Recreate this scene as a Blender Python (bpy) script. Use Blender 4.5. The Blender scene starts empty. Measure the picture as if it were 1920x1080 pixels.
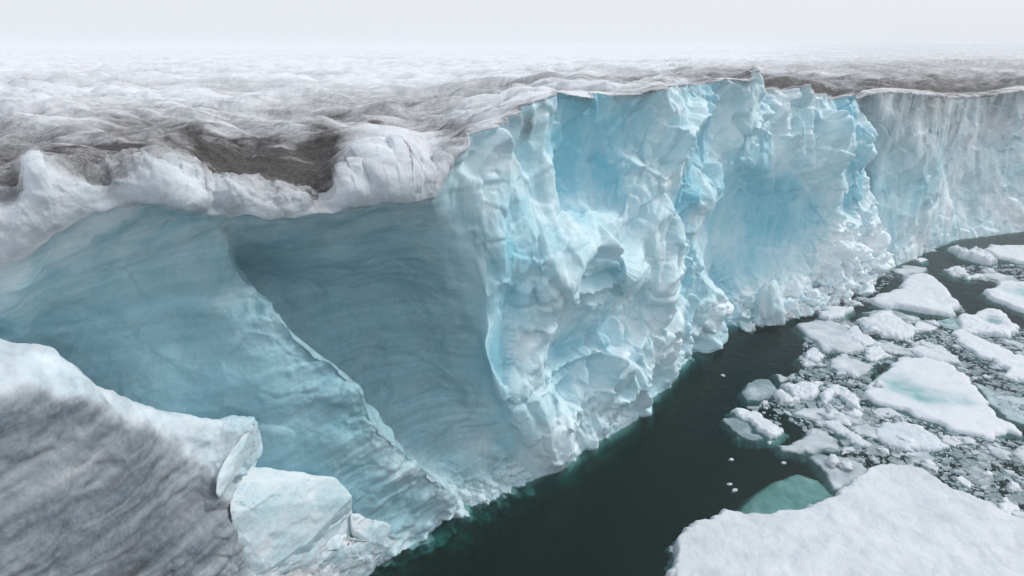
import bpy, bmesh, math, random
import numpy as np

rng = np.random.default_rng(7)
random.seed(7)
scene = bpy.context.scene
COL = scene.collection

# ------------------------------------------------------------------ camera model
LENS = 22.0
F = LENS / 36.0 * 1920.0
PITCH = math.radians(21.0)
CAMZ = 20.0
CP, SP = math.cos(PITCH), math.sin(PITCH)


def at_depth(px, py, Y):
    """point seen at a photo pixel, Y metres ahead of the camera"""
    u = (px - 960.0) / F
    v = (py - 540.0) / F
    k = Y / (CP - v * SP)
    return np.array([u * k, Y, CAMZ - k * (SP + v * CP)])


def at_z(px, py, z=0.0):
    """point seen at a photo pixel on the level z"""
    u = (px - 960.0) / F
    v = (py - 540.0) / F
    k = (CAMZ - z) / (SP + v * CP)
    return np.array([u * k, k * (CP - v * SP), z])


def pixel_of(P):
    x, y, z = P[..., 0], P[..., 1], P[..., 2] - CAMZ
    d = np.maximum(y * CP - z * SP, 0.05)
    v = -(y * SP + z * CP) / d
    return 960.0 + F * x / d, 540.0 + F * v


# ------------------------------------------------------------------ noise
def _h(ix, iy, iz, seed):
    h = (ix.astype(np.int64) * 374761393 + iy.astype(np.int64) * 668265263
         + iz.astype(np.int64) * 2147483647 + seed * 144269) & 0xFFFFFFFF
    h = ((h ^ (h >> 13)) * 1274126177) & 0xFFFFFFFF
    h = ((h ^ (h >> 15)) * 2246822519) & 0xFFFFFFFF
    return h ^ (h >> 16)


_G = np.array([[1, 1, 0], [-1, 1, 0], [1, -1, 0], [-1, -1, 0], [1, 0, 1], [-1, 0, 1], [1, 0, -1], [-1, 0, -1],
               [0, 1, 1], [0, -1, 1], [0, 1, -1], [0, -1, -1], [1, 1, 0], [-1, 1, 0], [0, -1, 1], [0, -1, -1]], float)


def perlin(p, seed=0):
    i = np.floor(p).astype(np.int64)
    f = p - i
    w = f * f * f * (f * (f * 6 - 15) + 10)
    out = np.zeros(len(p))
    for dx in (0, 1):
        wx = w[:, 0] if dx else 1 - w[:, 0]
        for dy in (0, 1):
            wy = w[:, 1] if dy else 1 - w[:, 1]
            for dz in (0, 1):
                wz = w[:, 2] if dz else 1 - w[:, 2]
                g = _G[_h(i[:, 0] + dx, i[:, 1] + dy, i[:, 2] + dz, seed) & 15]
                out += wx * wy * wz * (g[:, 0] * (f[:, 0] - dx) + g[:, 1] * (f[:, 1] - dy) + g[:, 2] * (f[:, 2] - dz))
    return out


def fbm(p, octv=4, seed=0, gain=0.5, lac=2.03):
    a, s, o = 1.0, 0.0, np.zeros(len(p))
    for k in range(octv):
        o += a * perlin(p, seed + k * 17)
        s += a
        a *= gain
        p = p * lac + 11.3
    return o / s * 1.6


def billow(p, octv=3, seed=0, gain=0.5):
    a, s, o = 1.0, 0.0, np.zeros(len(p))
    for k in range(octv):
        o += a * np.abs(perlin(p, seed + k * 17))
        s += a
        a *= gain
        p = p * 2.03 + 7.7
    return o / s * 2.0


def worley(p, seed=0, jit=0.95):
    """F1, F2 (distances) and a random number of the nearest cell"""
    i = np.floor(p).astype(np.int64)
    f1 = np.full(len(p), 9.0)
    f2 = np.full(len(p), 9.0)
    cid = np.zeros(len(p))
    vec = np.zeros((len(p), 3))
    for dx in (-1, 0, 1):
        for dy in (-1, 0, 1):
            for dz in (-1, 0, 1):
                c = i + np.array([dx, dy, dz])
                h = _h(c[:, 0], c[:, 1], c[:, 2], seed)
                q = np.stack([c[:, 0] + 0.5 + jit * ((h & 1023) / 1023.0 - 0.5),
                              c[:, 1] + 0.5 + jit * (((h >> 10) & 1023) / 1023.0 - 0.5),
                              c[:, 2] + 0.5 + jit * (((h >> 20) & 1023) / 1023.0 - 0.5)], 1)
                dv = p - q
                d = np.sqrt((dv * dv).sum(1))
                near = d < f1
                f2 = np.where(near, f1, np.minimum(f2, d))
                cid = np.where(near, ((h * 7919) & 0xFFFF) / 65535.0, cid)
                vec = np.where(near[:, None], dv, vec)
                f1 = np.where(near, d, f1)
    return f1, f2, cid, vec


def facets(p, seed=0):
    """chipped, planar facets: each cell is a tilted plane"""
    f1, f2, cid, vec = worley(p, seed)
    a = cid * 39.0
    b = cid * 171.0
    n = np.stack([np.cos(a) * np.cos(b), np.sin(a) * np.cos(b), np.sin(b)], 1)
    edge = np.clip((f2 - f1) / 0.10, 0, 1)
    return ((vec * n).sum(1) * 1.15 + (cid - 0.5) * 0.75) * (0.30 + 0.70 * edge)


def sstep(a, b, x):
    t = np.clip((x - a) / (b - a), 0, 1)
    return t * t * (3 - 2 * t)


def gauss(px, py, cx, cy, rx, ry, rot=0.0):
    c, s = math.cos(math.radians(rot)), math.sin(math.radians(rot))
    dx, dy = px - cx, py - cy
    x = (dx * c + dy * s) / rx
    y = (-dx * s + dy * c) / ry
    return np.exp(-(x * x + y * y))


# ------------------------------------------------------------------ mesh helpers
def link(o, parent=None):
    COL.objects.link(o)
    if parent is not None:
        o.parent = parent
    return o


def tag(o, label=None, cat=None, group=None, kind=None):
    for k, v in (("label", label), ("category", cat), ("group", group), ("kind", kind)):
        if v:
            o[k] = v
    return o


def mesh_from(name, V, Fc, mat, mask=None, normals=None, parent=None, smooth=True):
    """V (n,3), Fc (m,3|4) -> linked object"""
    me = bpy.data.meshes.new(name)
    V = np.ascontiguousarray(V, np.float32)
    Fc = np.ascontiguousarray(Fc, np.int32)
    n, m, k = len(V), len(Fc), Fc.shape[1]
    me.vertices.add(n)
    me.vertices.foreach_set("co", V.ravel())
    me.loops.add(m * k)
    me.loops.foreach_set("vertex_index", Fc.ravel())
    me.polygons.add(m)
    me.polygons.foreach_set("loop_start", np.arange(0, m * k, k, dtype=np.int32))
    me.update(calc_edges=True)
    me.polygons.foreach_set("use_smooth", np.full(m, smooth))
    if mask is not None:
        ca = me.color_attributes.new("mask", "FLOAT_COLOR", "POINT")
        c = np.ones((n, 4), np.float32)
        c[:, :3] = np.clip(mask, 0, 1)
        ca.data.foreach_set("color", c.ravel())
    me.validate()
    if normals is not None:
        me.normals_split_custom_set_from_vertices(normals.astype(np.float32))
    me.materials.append(mat)
    o = bpy.data.objects.new(name, me)
    return link(o, parent)


def grid_faces(r, c):
    a = np.arange(r * c).reshape(r, c)
    return np.stack([a[:-1, :-1], a[1:, :-1], a[1:, 1:], a[:-1, 1:]], -1).reshape(-1, 4)


def grid_normals(P):
    du = np.gradient(P, axis=1)
    dv = np.gradient(P, axis=0)
    n = np.cross(du, dv)
    n /= np.linalg.norm(n, axis=-1, keepdims=True) + 1e-9
    return n


def catmull(P, t):
    """P (n, ...), t in [0, n-1] -> points of the Catmull-Rom curve"""
    n = len(P)
    i = np.clip(np.floor(t).astype(int), 0, n - 2)
    f = (t - i).reshape((-1,) + (1,) * (P.ndim - 1))
    p0 = P[np.clip(i - 1, 0, n - 1)]
    p1, p2 = P[i], P[i + 1]
    p3 = P[np.clip(i + 2, 0, n - 1)]
    tau = 0.42
    m1, m2 = tau * (p2 - p0), tau * (p3 - p1)
    f2, f3 = f * f, f * f * f
    return (2 * f3 - 3 * f2 + 1) * p1 + (f3 - 2 * f2 + f) * m1 + (-2 * f3 + 3 * f2) * p2 + (f3 - f2) * m2


def resample(Pc, m):
    """one control column (k,3) -> m points evenly spaced along its curve"""
    t = np.linspace(0, len(Pc) - 1, 60 * len(Pc))
    Q = catmull(Pc, t)
    L = np.concatenate([[0], np.cumsum(np.linalg.norm(np.diff(Q, axis=0), axis=1))])
    s = np.linspace(0, L[-1], m)
    return np.stack([np.interp(s, L, Q[:, j]) for j in range(3)], 1)


# ------------------------------------------------------------------ materials
def new_mat(name):
    m = bpy.data.materials.new(name)
    m.use_nodes = True
    nt = m.node_tree
    nt.nodes.clear()
    return m, nt


def nd(nt, typ, **kw):
    n = nt.nodes.new(typ)
    for k, v in kw.items():
        if k in n.inputs.keys() if isinstance(k, str) else False:
            n.inputs[k].default_value = v
        else:
            setattr(n, k, v)
    return n


def math_node(nt, op, a, b=None, c=None, clamp=False):
    n = nt.nodes.new("ShaderNodeMath")
    n.operation = op
    n.use_clamp = clamp
    for i, v in enumerate((a, b, c)):
        if v is None:
            continue
        if isinstance(v, (int, float)):
            n.inputs[i].default_value = v
        else:
            nt.links.new(v, n.inputs[i])
    return n.outputs[0]


def mixc(nt, fac, a, b):
    n = nt.nodes.new("ShaderNodeMix")
    n.data_type = "RGBA"
    for sock, v in ((n.inputs[0], fac), (n.inputs[6], a), (n.inputs[7], b)):
        if isinstance(v, (int, float)):
            sock.default_value = v
        elif isinstance(v, tuple):
            sock.default_value = (*v, 1.0)
        else:
            nt.links.new(v, sock)
    return n.outputs[2]


def noise_node(nt, vec, scale, detail=4.0, rough=0.55, dist=0.0):
    n = nt.nodes.new("ShaderNodeTexNoise")
    n.inputs["Scale"].default_value = scale
    n.inputs["Detail"].default_value = detail
    n.inputs["Roughness"].default_value = rough
    n.inputs["Distortion"].default_value = dist
    nt.links.new(vec, n.inputs["Vector"])
    return n.outputs[0]


def ice_material(name, snow=(0.83, 0.86, 0.885), blue=(0.36, 0.66, 0.76), third=(0.42, 0.45, 0.50),
                 sss=0.45, sss_scale=0.5, bump=0.5, rough=0.42, fine=1.0, dirt=(0.042, 0.038, 0.036), filmc=(0.30, 0.265, 0.25), bn=.9):
    """mask attribute: R grit and dust, G bare clear ice, B the third colour (old grey or wet ice, also shade painted into the alcove)"""
    m, nt = new_mat(name)
    L = nt.links
    geo = nt.nodes.new("ShaderNodeNewGeometry")
    pos = geo.outputs["Position"]
    at = nt.nodes.new("ShaderNodeAttribute")
    at.attribute_name = "mask"
    sep = nt.nodes.new("ShaderNodeSeparateColor")
    L.new(at.outputs["Color"], sep.inputs[0])
    n1 = noise_node(nt, pos, 0.9 * fine, 6, 0.6)
    n2 = noise_node(nt, pos, 5.5 * fine, 5, 0.65)
    n3 = noise_node(nt, pos, 38.0 * fine, 3, 0.7)
    # bare ice, broken up a little
    g = math_node(nt, "MULTIPLY_ADD", n1, 0.5, -0.25)
    g = math_node(nt, "ADD", g, sep.outputs[1])
    g2 = math_node(nt, "MULTIPLY_ADD", n2, 0.3, -0.15)
    g = math_node(nt, "ADD", g, g2, clamp=True)
    g = math_node(nt, "MULTIPLY", g, math_node(nt, "MINIMUM", math_node(nt, "MULTIPLY", sep.outputs[1], 6.0), 1.0))
    c = mixc(nt, g, snow, blue)
    b = math_node(nt, "ADD", sep.outputs[2], math_node(nt, "MULTIPLY", math_node(nt, "MULTIPLY_ADD", n2, bn, -bn / 2), sep.outputs[2]), clamp=True)
    c = mixc(nt, b, c, third)
    # grit: grains over a soft film of dust
    r = sep.outputs[0]
    gr = math_node(nt, "ADD", math_node(nt, "MULTIPLY_ADD", n3, 1.3, -0.65), math_node(nt, "MULTIPLY_ADD", n2, 0.9, -0.45))
    d = math_node(nt, "ADD", r, math_node(nt, "MULTIPLY", gr, math_node(nt, "MINIMUM", math_node(nt, "MULTIPLY", r, 2.5), 0.8)), clamp=True)
    film = mixc(nt, math_node(nt, "MULTIPLY", r, 0.55, clamp=True), c, filmc)
    c = mixc(nt, d, film, dirt)
    bs = nt.nodes.new("ShaderNodeBsdfPrincipled")
    L.new(c, bs.inputs["Base Color"])
    ro = math_node(nt, "MULTIPLY_ADD", g, -0.16, rough + 0.08)
    L.new(ro, bs.inputs["Roughness"])
    bs.inputs["IOR"].default_value = 1.31
    if sss > 0:
        w = math_node(nt, "MULTIPLY", math_node(nt, "SUBTRACT", 1.0, d), sss)
        L.new(w, bs.inputs["Subsurface Weight"])
        bs.inputs["Subsurface Radius"].default_value = (0.25, 0.75, 1.0)
        bs.inputs["Subsurface Scale"].default_value = sss_scale
    hgt = math_node(nt, "ADD", math_node(nt, "MULTIPLY", n2, 0.09), math_node(nt, "MULTIPLY", n3, 0.016))
    bp = nt.nodes.new("ShaderNodeBump")
    bp.inputs["Strength"].default_value = bump
    bp.inputs["Distance"].default_value = 1.0
    L.new(hgt, bp.inputs["Height"])
    L.new(bp.outputs[0], bs.inputs["Normal"])
    out = nt.nodes.new("ShaderNodeOutputMaterial")
    L.new(bs.outputs[0], out.inputs["Surface"])
    return m


M_CLIFF = ice_material("glacier_ice", snow=(.82, .895, .915), blue=(.28, .61, .715), third=(.25, .35, .385), bump=.5, sss_scale=.16)
M_CAP = ice_material("glacier_snow", snow=(.74, .76, .79), third=(.36, .40, .44), blue=(0.45, 0.62, 0.70), sss=0.25, sss_scale=0.25, rough=0.6, bump=0.6)
M_GREY = ice_material("old_grey_ice", bn=.45, sss=0.25, sss_scale=0.3, rough=0.55, filmc=(.185, .215, .24), third=(0.098, 0.142, 0.175), bump=0.5, dirt=(0.10, 0.105, 0.115))
M_FLOE = ice_material("floe_ice", snow=(0.715, 0.74, 0.775), blue=(0.20, 0.42, 0.44), third=(0.20, 0.27, 0.29), sss=0.15, sss_scale=0.15, fine=1.6, bump=0.4, rough=0.5)


def water_material():
    m, nt = new_mat("sea_water")
    L = nt.links
    geo = nt.nodes.new("ShaderNodeNewGeometry")
    n1 = noise_node(nt, geo.outputs["Position"], 1.1, 4, 0.6, 0.6)
    n2 = noise_node(nt, geo.outputs["Position"], 5.0, 3, 0.6, 0.3)
    bp = nt.nodes.new("ShaderNodeBump")
    bp.inputs["Strength"].default_value = 0.9
    bp.inputs["Distance"].default_value = 1.0
    L.new(math_node(nt, "ADD", math_node(nt, "MULTIPLY", n1, 0.08), math_node(nt, "MULTIPLY", n2, 0.012)), bp.inputs["Height"])
    fr = nt.nodes.new("ShaderNodeFresnel")
    fr.inputs["IOR"].default_value = 1.22
    L.new(bp.outputs[0], fr.inputs["Normal"])
    gl = nt.nodes.new("ShaderNodeBsdfGlossy")
    gl.inputs["Roughness"].default_value = 0.06
    L.new(bp.outputs[0], gl.inputs["Normal"])
    tr = nt.nodes.new("ShaderNodeBsdfTransparent")
    tr.inputs["Color"].default_value = (0.80, 0.92, 0.90, 1)
    mx = nt.nodes.new("ShaderNodeMixShader")
    L.new(fr.outputs[0], mx.inputs[0])
    silt = nt.nodes.new("ShaderNodeBsdfDiffuse")
    silt.inputs["Color"].default_value = (.012, .10, .075, 1)
    m2 = nt.nodes.new("ShaderNodeMixShader")
    m2.inputs[0].default_value = .09
    L.new(tr.outputs[0], m2.inputs[1])
    L.new(silt.outputs[0], m2.inputs[2])
    L.new(m2.outputs[0], mx.inputs[1])
    L.new(gl.outputs[0], mx.inputs[2])
    ab = nt.nodes.new("ShaderNodeVolumeAbsorption")
    ab.inputs["Color"].default_value = (0.10, 0.56, 0.50, 1)
    ab.inputs["Density"].default_value = 1.7
    out = nt.nodes.new("ShaderNodeOutputMaterial")
    L.new(mx.outputs[0], out.inputs["Surface"])
    L.new(ab.outputs[0], out.inputs["Volume"])
    return m


def plain_material(name, col, rough=0.8):
    m, nt = new_mat(name)
    geo = nt.nodes.new("ShaderNodeNewGeometry")
    n = noise_node(nt, geo.outputs["Position"], 0.3, 4, 0.6)
    bs = nt.nodes.new("ShaderNodeBsdfPrincipled")
    nt.links.new(mixc(nt, n, col, tuple(c * 0.7 for c in col)), bs.inputs["Base Color"])
    bs.inputs["Roughness"].default_value = rough
    out = nt.nodes.new("ShaderNodeOutputMaterial")
    nt.links.new(bs.outputs[0], out.inputs["Surface"])
    return m


# ------------------------------------------------------------------ plan of the ice front
BASE_PX = [(640, 1080), (860, 960), (1080, 862), (1220, 770), (1310, 668), (1410, 612), (1580, 560), (1672, 508), (1780, 455), (1920, 432)]
BASE = np.array([at_z(*p)[:2] for p in BASE_PX])
d0 = BASE[0] - BASE[1]
d0 /= np.linalg.norm(d0)
BASE = np.vstack([BASE[0] + d0 * 40, BASE[0] + d0 * 20, BASE, [110, 92], [190, 120]])
BASE[0] = (-42, -3)
BASE[1] = (-19.5, 8.5)
BASE = np.vstack([catmull(BASE, np.linspace(0, len(BASE) - 1, 300))])
BANG = np.arctan2(BASE[:, 0], BASE[:, 1])
_keep = np.concatenate([[True], np.diff(np.maximum.accumulate(BANG)) > 1e-6])
BANG, BDST = BANG[_keep], np.linalg.norm(BASE[_keep], axis=1)


def base_Y(px, py):
    u = (px - 960.0) / F
    v = (py - 540.0) / F
    a = math.atan2(u, CP - v * SP)
    return float(np.interp(a, BANG, BDST)) * math.cos(a)


def pt(px, py, off=0.0):
    return at_depth(px, py, base_Y(px, py) + off)


def water_pt(px, off=0.0, z=0.0):
    """the point of the front at level z in the column of photo pixel px"""
    py = 700.0
    for _ in range(40):
        P = pt(px, py, off)
        py += (P[2] - z) * F / max(np.linalg.norm(P - np.array([0, 0, CAMZ])), 1) * 0.8
    return pt(px, py, off)


def column(points, foot=None):
    """points (px, py, off); foot (px, off) at the waterline, then a toe under water"""
    P = [pt(*p) for p in points]
    fx, fo = foot
    W = water_pt(fx, fo)
    P.append(W)
    rad = np.array([W[0], W[1], 0]) / np.linalg.norm(W[:2])
    P.append(W + np.array([0.12, -0.12, -0.6]))
    P.append(W + np.array([0.25, -0.25, -1.8]))
    P.append(W + np.array([0.1, -0.1, -5.0]))
    return np.array(P)


COLS = [
    ([(-900, 640, 0), (-900, 760, 1.0), (-900, 950, 2), (-900, 1200, 2)], (-900, 2)),
    ([(-300, 540, 0), (-300, 620, 1.2), (-300, 760, 2), (-300, 900, 2.2), (-300, 1150, 2)], (-300, 2)),
    ([(0, 500, -.2), (-5, 545, .3), (0, 625, 1.3), (20, 720, 2.0), (30, 860, 2.4), (30, 1000, 2.4), (60, 1200, 2)], (100, 1.5)),
    ([(105, 428, -.2), (100, 475, .45), (100, 565, 1.8), (100, 650, 2.4), (120, 760, 2.6), (140, 900, 2.4), (200, 1100, 1.6)], (260, 1)),
    ([(215, 388, -.3), (232, 432, .6), (250, 495, 1.8), (260, 580, 2.0), (290, 720, 1.6), (330, 850, 1.2), (380, 1000, .5)], (420, .3)),
    ([(300, 386, -.3), (312, 432, .9), (320, 492, 2.0), (330, 590, 1.8), (370, 720, 1.2), (420, 850, .6), (480, 1000, .1)], (540, 0)),
    ([(390, 402, -.3), (385, 446, 1.4), (390, 505, 1.7), (424, 600, .75), (490, 700, .1), (575, 830, -.4), (640, 960, -.4)], (700, -.2)),
    ([(432, 404, -.3), (430, 446, 1.7), (438, 500, 1.5), (519, 597, .4), (604, 667, -.2), (667, 719, -.6), (704, 799, -.7), (794, 879, -.75), (854, 934, -.6)], (864, -.5)),
    ([(455, 405, -.3), (446, 440, 2.1), (436, 512, 5.0), (512, 606, 4.7), (598, 676, 4.1), (660, 728, 3.4), (702, 806, 2.0), (796, 884, .8), (862, 935, .0)], (878, -.1)),
    ([(540, 406, -.3), (543, 440, 2.3), (560, 535, 5.4), (610, 630, 5.1), (665, 690, 4.4), (700, 750, 3.4), (750, 810, 2.2), (830, 875, .9), (880, 925, .2)], (898, 0)),
    ([(620, 402, -.3), (623, 440, 2.3), (648, 540, 5.1), (690, 640, 4.7), (730, 710, 3.7), (790, 790, 2.3), (850, 860, .9), (900, 915, .2)], (920, 0)),
    ([(700, 382, -.3), (712, 420, 2.0), (745, 525, 4.2), (775, 620, 3.8), (815, 710, 2.9), (860, 790, 1.5), (900, 860, .6), (930, 900, .1)], (945, 0)),
    ([(770, 380, -.3), (782, 425, 1.6), (812, 520, 2.6), (832, 610, 2.4), (855, 690, 1.9), (890, 770, 1.1), (925, 845, .4), (958, 890, .0)], (968, 0)),
    ([(812, 372, 0), (828, 425, 1.2), (850, 515, 1.8), (866, 600, 1.7), (885, 680, 1.2), (915, 770, .7), (955, 850, .2), (990, 885, 0)], (996, 0)),
    ([(840, 318, .5), (858, 400, .9), (878, 500, 1.0), (890, 590, 1.0), (903, 670, .8), (935, 770, .4), (985, 850, .1)], (1018, 0)),
    ([(880, 256, 1.4), (893, 330, 1.2), (908, 420, .4), (912, 520, 0), (918, 600, .1), (912, 650, -.4), (950, 750, -.2), (1015, 845, -.2)], (1045, -.1)),
    ([(925, 236, 1.8), (940, 320, 1.5), (955, 400, .7), (965, 480, .1), (975, 560, .5), (985, 650, .7), (1010, 740, .2), (1050, 830, -.2)], (1072, -.1)),
    ([(968, 206, 2.3), (985, 290, 2.2), (1000, 380, 1.5), (1000, 470, .5), (1003, 560, .8), (1030, 650, .8), (1050, 740, .3), (1085, 820, 0)], (1100, 0)),
    ([(1030, 180, 2.8), (1042, 270, 2.7), (1048, 370, 2.3), (1030, 430, 1.0), (1020, 500, .3), (1022, 560, .5), (1045, 600, 1.3), (1065, 670, .9), (1090, 750, .3), (1125, 810, -.1)], (1140, 0)),
    ([(1062, 179, 3.6), (1066, 270, 4.6), (1060, 372, 4.4), (1066, 396, 2.4), (1062, 460, .5), (1058, 540, .1), (1075, 566, 1.6), (1092, 640, 1.2), (1112, 730, .5), (1150, 790, 0)], (1165, 0)),
    ([(1115, 178, 3.9), (1118, 280, 4.7), (1118, 375, 4.4), (1118, 405, 1.9), (1112, 470, .1), (1112, 530, -.2), (1118, 556, 1.8), (1128, 630, 1.3), (1148, 715, .5), (1185, 780, 0)], (1198, 0)),
    ([(1180, 176, 3.6), (1170, 280, 3.7), (1162, 370, 3.4), (1152, 425, 1.3), (1172, 480, -.4), (1168, 512, -.3), (1163, 540, 2.4), (1168, 610, 1.7), (1192, 690, .4), (1218, 745, -.1)], (1224, 0)),
    ([(1235, 168, 3.2), (1222, 260, 2.6), (1212, 350, 2.0), (1200, 430, 2.0), (1196, 500, 2.1), (1190, 560, 2.4), (1200, 620, 1.4), (1222, 655, .2), (1226, 700, .1), (1222, 735, .5)], (1238, .6)),
    ([(1285, 158, 3.0), (1278, 250, 1.8), (1268, 330, 1.0), (1258, 400, 1.2), (1240, 480, 1.5), (1240, 550, 1.1), (1258, 610, .6), (1268, 655, .6)], (1284, .4)),
    ([(1325, 158, 2.6), (1326, 250, 1.5), (1338, 320, .2), (1358, 365, -.7), (1322, 410, .3), (1303, 470, .5), (1328, 530, -.1), (1366, 575, -.7), (1335, 620, .1)], (1315, .3)),
    ([(1350, 150, 3.0), (1346, 245, 3.2), (1344, 330, 4.8), (1318, 400, 6.2), (1304, 460, 6.4), (1318, 530, 5.6), (1346, 570, 4.0), (1356, 600, 2.2)], (1352, 1.0)),
    ([(1384, 145, 2.8), (1372, 200, 3.4), (1375, 260, 3.4), (1372, 310, 3.2), (1360, 350, 4.6), (1350, 430, 5.6), (1350, 510, 5.2), (1368, 570, 3.2)], (1385, 1.0)),
    ([(1424, 134, 2.4), (1426, 180, 2.0), (1412, 240, 2.6), (1402, 300, 1.8), (1398, 340, 3.8), (1396, 420, 5.0), (1394, 500, 4.6), (1400, 560, 2.6)], (1410, .6)),
    ([(1440, 165, 3.8), (1446, 250, 2.2), (1446, 310, 1.6), (1452, 370, 3.0), (1450, 450, 4.2), (1446, 520, 3.2), (1440, 570, 1)], (1448, .4)),
    ([(1480, 172, 3.6), (1482, 250, 1.6), (1478, 320, 1.4), (1476, 390, 2.8), (1474, 460, 3.6), (1472, 530, 1.8)], (1480, .3)),
    ([(1530, 178, 3.2), (1524, 250, 1.1), (1516, 330, 1.0), (1508, 400, 2.4), (1505, 470, 2.7), (1508, 530, .8)], (1520, .1)),
    ([(1585, 180, 2.8), (1578, 260, 1.0), (1570, 340, .7), (1568, 420, 1.0), (1575, 490, .3)], (1590, 0)),
    ([(1604, 180, 3), (1624, 260, 1.2), (1634, 320, .4), (1618, 375, 1.2), (1638, 430, .3), (1662, 480, -.5)], (1658, -.4)),
    ([(1600, 182, 5), (1614, 260, 7), (1616, 330, 8), (1612, 390, 7.6), (1632, 440, 5.6), (1652, 480, 3.6)], (1672, 1.5)),
    ([(1650, 176, 4), (1650, 250, 4.6), (1650, 330, 5.0), (1652, 400, 4.0), (1672, 455, 2.2)], (1690, .4)),
    ([(1715, 178, 3), (1712, 250, 2.4), (1715, 340, 2.2), (1722, 415, 1.0)], (1732, 0)),
    ([(1768, 184, 3), (1764, 250, 2.0), (1760, 300, 1.4), (1768, 360, 1.0), (1790, 410, .2)], (1785, 0)),
    ([(1790, 185, 3.5), (1782, 250, 3.4), (1770, 300, 3.8), (1782, 370, 2.8), (1806, 415, .8)], (1810, 0)),
    ([(1850, 182, 3.4), (1842, 260, 3.2), (1845, 340, 2.4), (1855, 405, 1)], (1862, 0)),
    ([(1925, 172, 3), (1922, 260, 3), (1922, 350, 2)], (1926, 0)),
    ([(2120, 168, 3), (2120, 260, 3), (2120, 340, 2)], (2120, 0)),
    ([(2600, 160, 3), (2600, 240, 3), (2600, 320, 2)], (2600, 0)),
]
ROWS = 420
cc = np.stack([resample(column(*c), ROWS) for c in COLS])             # (cols, rows, 3)
seg = [max(10, int(np.mean(np.linalg.norm(cc[i + 1] - cc[i], axis=1)) / np.clip(np.mean(cc[i][:, 1]) * 0.0022, .03, .16))) for i in range(len(cc) - 1)]
seg[0] = seg[-1] = 24
seg[-2] = 40
tt = np.concatenate([np.linspace(i, i + 1, n, endpoint=False) for i, n in enumerate(seg)] + [[len(cc) - 1]])
BREAKS = [0, 7, 24, 32, len(cc) - 1]                               # sharp vertical edges of the front
P = np.concatenate([catmull(cc[b0:b1 + 1], tt[(tt >= b0) & ((tt < b1) | (b1 == len(cc) - 1))] - b0) for b0, b1 in zip(BREAKS[:-1], BREAKS[1:])])
#                                                # (S, rows, 3)
S = len(P)
COLI = np.concatenate([[0], np.cumsum(seg)])
NRM = -grid_normals(P)
if NRM[S // 2, ROWS // 2, 1] > 0:
    NRM = -NRM
PX, PY = pixel_of(P)
px, py = PX.ravel(), PY.ravel()
flat = P.reshape(-1, 3)
tcol = np.repeat(tt, ROWS)
trow = np.tile(np.linspace(0, 1, ROWS), S)

# where the front is smooth (alcove, far wall) and where it is broken
alcove = 1 - sstep(11.6, 15.2, tcol + .9 * fbm(flat * .45, 4, 48))
farw = sstep(32.6, 33.4, tcol)
broken = (1 - alcove) * (1 - farw)
panel = np.clip(gauss(px, py, 1110, 285, 52, 105) * 1.3 + gauss(px, py, 1385, 450, 70, 110) * 1.3 + gauss(px, py, 1480, 450, 40, 70), 0, 1) * broken
rubble = np.clip(gauss(px, py, 1590, 500, 75, 70) * 1.6 + gauss(px, py, 1460, 580, 90, 40) * 1.4, 0, 1) * broken
n0 = fbm(flat * .5, 3, 40)
edge_in = sstep(0.0, 0.05, trow)                                      # keep the brow line itself

wq = flat + 1.5 * np.stack([fbm(flat * 0.22, 3, 1), fbm(flat * 0.22, 3, 2), fbm(flat * 0.22, 3, 3)], 1)
wk0 = flat + .45 * np.stack([fbm(flat * 0.5, 4, 16), fbm(flat * 0.5, 4, 17), fbm(flat * 0.5, 4, 18)], 1)
# conchoidal scallops: hollow bowls with sharp ridges between them
sc1 = worley(wq * np.array([.21, .21, .135]), 5)[0] ** 2
sc2 = worley(wq * np.array([.55, .55, .36]) + 3, 6)[0] ** 2
wk = flat + .32 * np.stack([fbm(flat * 0.3, 4, 11), fbm(flat * 0.3, 4, 12), fbm(flat * 0.3, 4, 13)], 1)
fc1 = facets(wk * np.array([.28, .28, .19]), 8)
fc2 = facets(wk * np.array([.95, .95, .62]), 9)
fc3 = facets(wk * np.array([2.3, 2.3, 1.6]), 10)
fb1 = fbm(wq * 0.8, 4, 21)
_w = worley(wk0 * np.array([.30, .30, .19]), 14)
crack = np.exp(-((_w[1] - _w[0]) / .030) ** 2) * sstep(-.1, .3, fbm(flat * .3, 3, 15))
crisp = sstep(-.25, .45, fbm(flat * .18, 3, 22))
rb = billow(flat * 0.55, 4, 31, .55)
rb2 = billow(flat * 1.5, 3, 32, .5)
panel = np.clip(panel * 1.35, 0, 1)
calm = np.clip(gauss(px, py, 1090, 470, 75, 60) + gauss(px, py, 1000, 330, 50, 70) + gauss(px, py, 1440, 300, 60, 45) + gauss(px, py, 905, 680, 55, 110) * 1.4, 0, 1) * .7
rough_w = (1 - calm) * broken * (1 - .82 * panel) * (1 - .5 * rubble) * sstep(12.6, 17.5, tcol)
D = rough_w * (1.7 * (sc1 - .33) + (.15 + .45 * crisp) * (sc2 - .33) + 1.15 * fc1 - .20 * crack + (.22 + .40 * crisp) * fc2 + (.05 + .10 * crisp) * fc3 + .06 * fb1)
D += rubble * (1.3 * rb + .40 * rb2 - .6 + .25 * fc2)
# vertical flutes on the clean panels and under the brow
fl_c = np.stack([flat[:, 0] * 1.5 + .4 * n0, flat[:, 1] * 1.5, flat[:, 2] * .10], 1)
flute = fbm(fl_c, 4, 41)
D += broken * (panel * .14 + .06) * flute
D += broken * (.75 * np.exp(-trow * 5) * fbm(flat * np.array([.42, .42, .07]), 3, 43) + .28 * np.exp(-trow * 8) * facets(flat * np.array([.8, .8, .25]), 44))
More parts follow.
